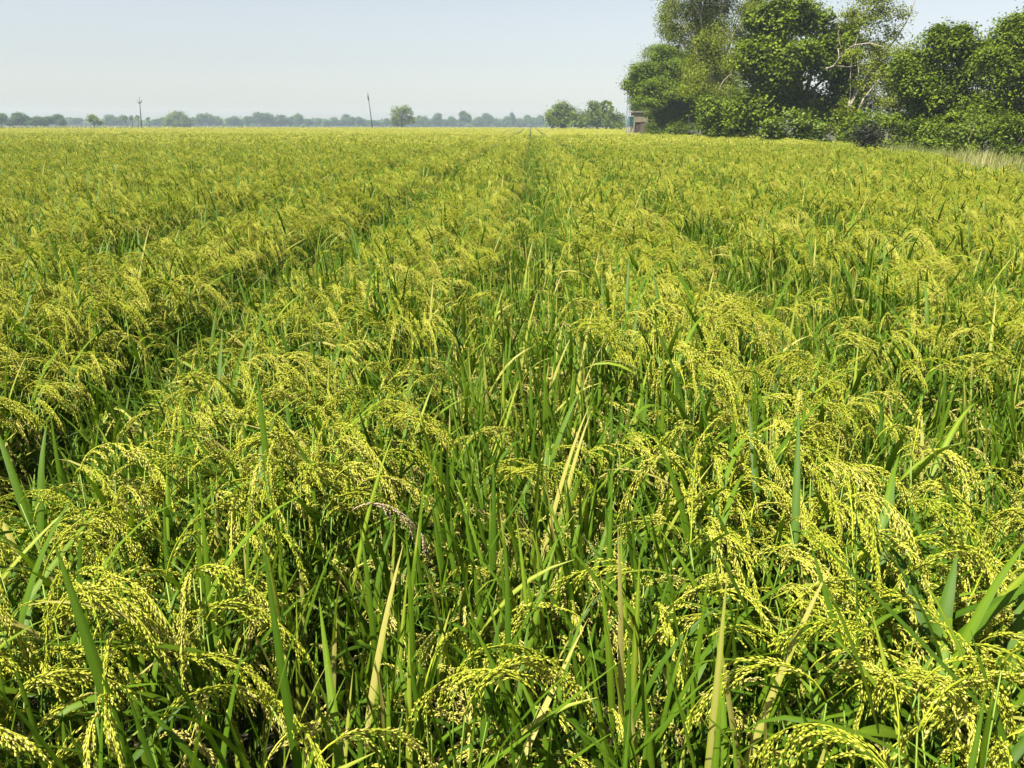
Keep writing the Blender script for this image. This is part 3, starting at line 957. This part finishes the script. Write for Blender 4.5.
# ------------------------------------------------------------------ trees in the middle distance and at the horizon
tree('round_tree', 'wide green round-topped tree, leftmost of the clump beyond the field left of the pole', 'tree',
     px_lobes([(561, 113, 11, 9), (552, 118, 7, 7), (570, 116, 9, 8), (563, 107, 6, 4), (560, 121, 13, 6)], 215), 215, 562, G_MID, per=22, size=.48, aspect=.7, clump=.7, seed=51, trunk_r=.35)
tree('lime_bushy_tree', 'low yellowish green bushy tree between two dark trees of the middle clump', 'tree',
     px_lobes([(582, 117, 5, 6), (586, 122, 6, 5), (577, 121, 6, 6)], 212), 212, 582, G_LIME, per=22, size=.45, aspect=.7, clump=.6, seed=52)
tree('dark_round_tree', 'dark green tree beside the palm in the middle clump beyond the field', 'tree',
     px_lobes([(594, 106, 6, 5), (597, 113, 9, 8), (592, 119, 8, 7), (604, 118, 8, 7)], 208), 208, 597, G_MID, per=24, size=.45, aspect=.7, clump=.65, seed=53, trunk_r=.3)
tree('low_lime_tree', 'bright low tree below the palm, left of the lattice pole', 'tree',
     px_lobes([(612, 116, 6, 6), (616, 121, 7, 6), (608, 122, 5, 5)], 190), 190, 612, G_LIME, per=24, size=.42, aspect=.7, clump=.55, seed=54)
tree('small_bush', 'small dark bush on the field edge left of the lattice pole', 'shrub',
     px_lobes([(620, 126, 5, 3)], 150), 150, 620, G_MID, per=40, size=.3, aspect=.7, clump=.4, seed=55, trunk_r=.05)
tree('airy_tree', 'airy light green tree standing alone above the far tree line', 'tree',
     px_lobes([(402, 110, 7, 4), (396, 114, 5, 5), (408, 114, 5, 5), (402, 120, 8, 5), (411, 121, 5, 4), (395, 121, 5, 4)], 340), 340, 402, G_MID, per=10, size=.6, aspect=.7, clump=.8, seed=56, trunk_r=.35)
tree('lollipop_tree', 'small bright round-headed tree on a thin trunk left of the forked pole', 'tree',
     px_lobes([(92.5, 119, 4.5, 3.8), (99, 122, 3, 2)], 265), 265, 94, G_LIME, per=30, size=.5, aspect=.7, clump=.5, seed=57, trunk_r=.2)
tree('umbrella_tree', 'dark broad domed tree right of the forked pole in the far tree line', 'tree',
     px_lobes([(177, 120, 11, 7), (172, 124, 8, 5), (184, 124, 6, 5)], 500), 500, 174, G_MID, per=14, size=.8, aspect=.7, clump=1.1, seed=58, trunk_r=.4)


def palm(label, px, pyt, Y, rad_px, seed, group=None):
    r = np.random.default_rng(seed); c = at(px, 124, Y); c[2] = 0; h = at(px, pyt, Y)[2]; ra = rad_px * m_per_px(Y); h -= ra * .7
    root = empty('fan_palm', c); tag(root, label, 'palm', group)
    b = MB(); tube(b, [(0, 0, -.1), (.1, 0, h * .5), (0, 0, h)], (.28, .22, .2), 7); b.obj('trunk', M_BARK, root)
    mb = MB()
    for q in range(34):
        d = norm(r.normal(size=3) + np.array((0, 0, .25))); o = np.array((0, 0, h))
        e = o + d * ra * r.uniform(.45, .6); s = norm(np.cross(d, r.normal(size=3))); u = np.cross(d, s)
        tube(mb, [o, e], .04, 3, .4)
        for w in range(9):
            an = (w - 4) * .27
            dd = d * math.cos(an) + s * math.sin(an); tip = e + dd * ra * .5 - np.array((0, 0, ra * .08))
            sd = norm(np.cross(dd, u)) * ra * .06
            mb.add([e, (e + tip) / 2 + sd, tip, (e + tip) / 2 - sd], np.array([(0, 1, 2, 3)]), r.uniform(.2, .8))
    mb.obj('crown', G_MID, root, smooth=False)


palm('tall fan palm with a round head above the middle clump of trees', 606, 101, 205, 8.5, 61)
for x, yt, sd in ((126, 116.0, 62), (132, 115.5, 63), (138, 115.5, 64), (149, 117.5, 65)):
    palm('small hazy fan palm beside the forked pole in the far tree line', x, yt, 370, 2.6, sd, 'fan palms beside the forked pole')

# copies for the horizon tree line
far_me = []
rt = np.random.default_rng(90)
for q in range(7):
    mb = MB(); nl = int(rt.integers(4, 7)); lobes = []
    for w in range(nl):
        a = rt.uniform(0, 6.28); rr = rt.uniform(.15, .55)
        lobes.append((np.array((rr * math.cos(a), rr * math.sin(a) * .8, rt.uniform(.35, .72))) * np.array((4.5, 4.5, 8)), np.array((2.0, 2.0, 1.5)) * rt.uniform(.8, 1.25)))
    crown_leaves(mb, lobes, 26, .55, .7, rt, clump=.6)
    tube(mb, [(0, 0, -.1), (.1, 0, 2), (0, .1, 4.5)], (.3, .25, .15), 6, .1, 1)
    far_me.append(mb.mesh('horizon_tree', [G_FAR, M_BARK], False))
FAR = [  # px, top y, half width px, distance
    (-40, 116, 10, 380), (-20, 115, 11, 390), (2, 117, 8, 370), (12, 116.5, 8, 380), (25, 115.5, 10, 370), (37, 115.5, 9, 360), (46, 117.5, 7, 360), (57, 116.5, 7, 390), (63, 117, 4, 370), (76, 121.5, 8, 430),
    (108, 119, 8, 400), (114, 117.5, 8, 380), (121, 119, 6, 390), (157, 120, 7, 400), (164, 120, 6, 410), (193, 117, 7, 380), (201, 116.5, 7, 380), (209, 117, 7, 390), (218, 118, 6, 390), (231, 119, 7, 400),
    (241, 120, 6, 400), (249, 118, 6, 380), (257, 114.5, 7, 370), (264, 115, 6, 370), (272, 116, 8, 380), (281, 116, 8, 370), (291, 118, 6, 390), (300, 117.5, 6, 380), (309, 120, 6, 400), (317, 120.5, 6, 410),
    (327, 120.5, 6, 400), (337, 119, 6, 390), (345, 119, 6, 390), (351, 118, 5, 380), (361, 120, 6, 390), (376, 120.5, 6, 390), (386, 119.5, 4, 380), (420, 120.5, 5, 380), (427, 117, 6, 370), (436, 117, 6, 370),
    (446, 120, 4, 380), (453, 118.5, 5, 390), (465, 114, 6, 340), (478, 117, 6, 390), (487, 117, 7, 395), (497, 118.5, 6, 400), (505, 119, 5, 390), (513, 116, 3.5, 380), (521, 120, 5, 400), (528, 117.5, 5, 390),
    (534, 117, 5, 390), (541, 118, 5, 400), (622, 117, 6, 420), (632, 117, 7, 420), (645, 116, 8, 420), (660, 115, 9, 420)]
SPEC = {465: 'small dark rounded tree on a short trunk, right of the airy tree', 257: 'tallest hazy tree of the bluish clump between the two far poles',
        513: 'narrow hazy tree sticking up left of the middle clump', 76: 'lowest and palest hazy tree left of the bright round-headed tree'}
for q, (x, yt, hwid, Y) in enumerate(FAR):
    Y = Y * (1.45 + .35 * min(max(x, 0), 400) / 400)
    Y = Y * (.68 if x < 70 else 1.0)
    c = at(x, 124, Y); c[2] = 0; h = at(x, yt + 1.2 - (1.0 if x < 70 else 2.0) - (q * 7 % 5) * .9, Y)[2]
    o = bpy.data.objects.new('horizon_tree', far_me[q % 7]); COL.objects.link(o)
    o.location = c; sx = hwid * m_per_px(Y) / 4.0
    o.scale = (sx, sx, h / 7.6); o.rotation_euler = (0, 0, q * 1.7)
    side = 'left of the leaning pole' if x < 366 else 'right of the leaning pole'
    tag(o, SPEC.get(x, 'hazy grey-green tree in the far tree line, ' + side), 'tree', 'trees of the far tree line')
# low far wood behind them that reads as one mass
mb = MB(); rw = np.random.default_rng(4); lob = []
for q in range(300):
    Y = rw.uniform(720, 860); x = rw.uniform(-.8, .55) * Y
    hh = rw.uniform(3.0, 6.0)
    lob.append((np.array((x, Y, hh * .5)), np.array((rw.uniform(6, 14), 5, hh * .55))))
crown_leaves(mb, lob, 2.6, 1.7, .8, rw, clump=1.3, raggy=.1)
tag(mb.obj('distant_wood', G_FAR, smooth=False), 'low pale bluish wood along the whole horizon behind the tree line', 'wood', kind='stuff')

# ------------------------------------------------------------------ haze
mh = bpy.data.materials.new('haze'); mh.use_nodes = True; nt = mh.node_tree; nt.nodes.clear()
o_ = nt.nodes.new('ShaderNodeOutputMaterial'); pv = nt.nodes.new('ShaderNodeVolumePrincipled')
pv.inputs['Color'].default_value = (.74, .90, 1.0, 1); pv.inputs['Density'].default_value = .0004; pv.inputs['Anisotropy'].default_value = .0
nt.links.new(pv.outputs[0], o_.inputs['Volume'])
b = MB(); box(b, (-900, -320, -1), (900, 1000, 18))
hz_o = b.obj('haze', mh, smooth=False); tag(hz_o, 'pale haze in the air over the field', 'haze', kind='stuff')

# ------------------------------------------------------------------ light
SUN_EL, SUN_AZ = R(57), R(-130)     # azimuth clockwise from +Y: behind and left of the camera
wd = bpy.data.worlds.new('World'); scene.world = wd; wd.use_nodes = True
nt = wd.node_tree; nt.nodes.clear()
wo = nt.nodes.new('ShaderNodeOutputWorld'); bg = nt.nodes.new('ShaderNodeBackground'); sky = nt.nodes.new('ShaderNodeTexSky')
hs = nt.nodes.new('ShaderNodeHueSaturation'); hs.inputs['Saturation'].default_value = .42
sky.sky_type = 'NISHITA'; sky.sun_disc = False; sky.sun_elevation = SUN_EL; sky.sun_rotation = SUN_AZ
sky.dust_density = 0.9; sky.air_density = 1.0; sky.ozone_density = 1.0
bg.inputs['Strength'].default_value = .051
nt.links.new(sky.outputs[0], hs.inputs['Color']); nt.links.new(hs.outputs[0], bg.inputs['Color']); nt.links.new(bg.outputs[0], wo.inputs['Surface'])
sd_ = bpy.data.lights.new('sun', 'SUN'); sd_.energy = 5.0; sd_.angle = R(.55); sd_.color = (1.0, .95, .86)
so = bpy.data.objects.new('sun', sd_); COL.objects.link(so)
dv = Vector((math.sin(SUN_AZ) * math.cos(SUN_EL), math.cos(SUN_AZ) * math.cos(SUN_EL), math.sin(SUN_EL)))
so.rotation_euler = dv.to_track_quat('Z', 'Y').to_euler(); so.location = dv * 50

vs = scene.view_settings
vs.view_transform = 'Standard'; vs.look = 'None'; vs.gamma = 1; vs.use_curve_mapping = False; vs.exposure = 1.5
cy = scene.cycles
cy.max_bounces = 6; cy.diffuse_bounces = 2; cy.glossy_bounces = 2; cy.transmission_bounces = 4; cy.transparent_max_bounces = 4; cy.volume_bounces = 0
cy.use_denoising = True; cy.use_adaptive_sampling = True; cy.adaptive_threshold = .01
scene.render.engine = 'CYCLES'
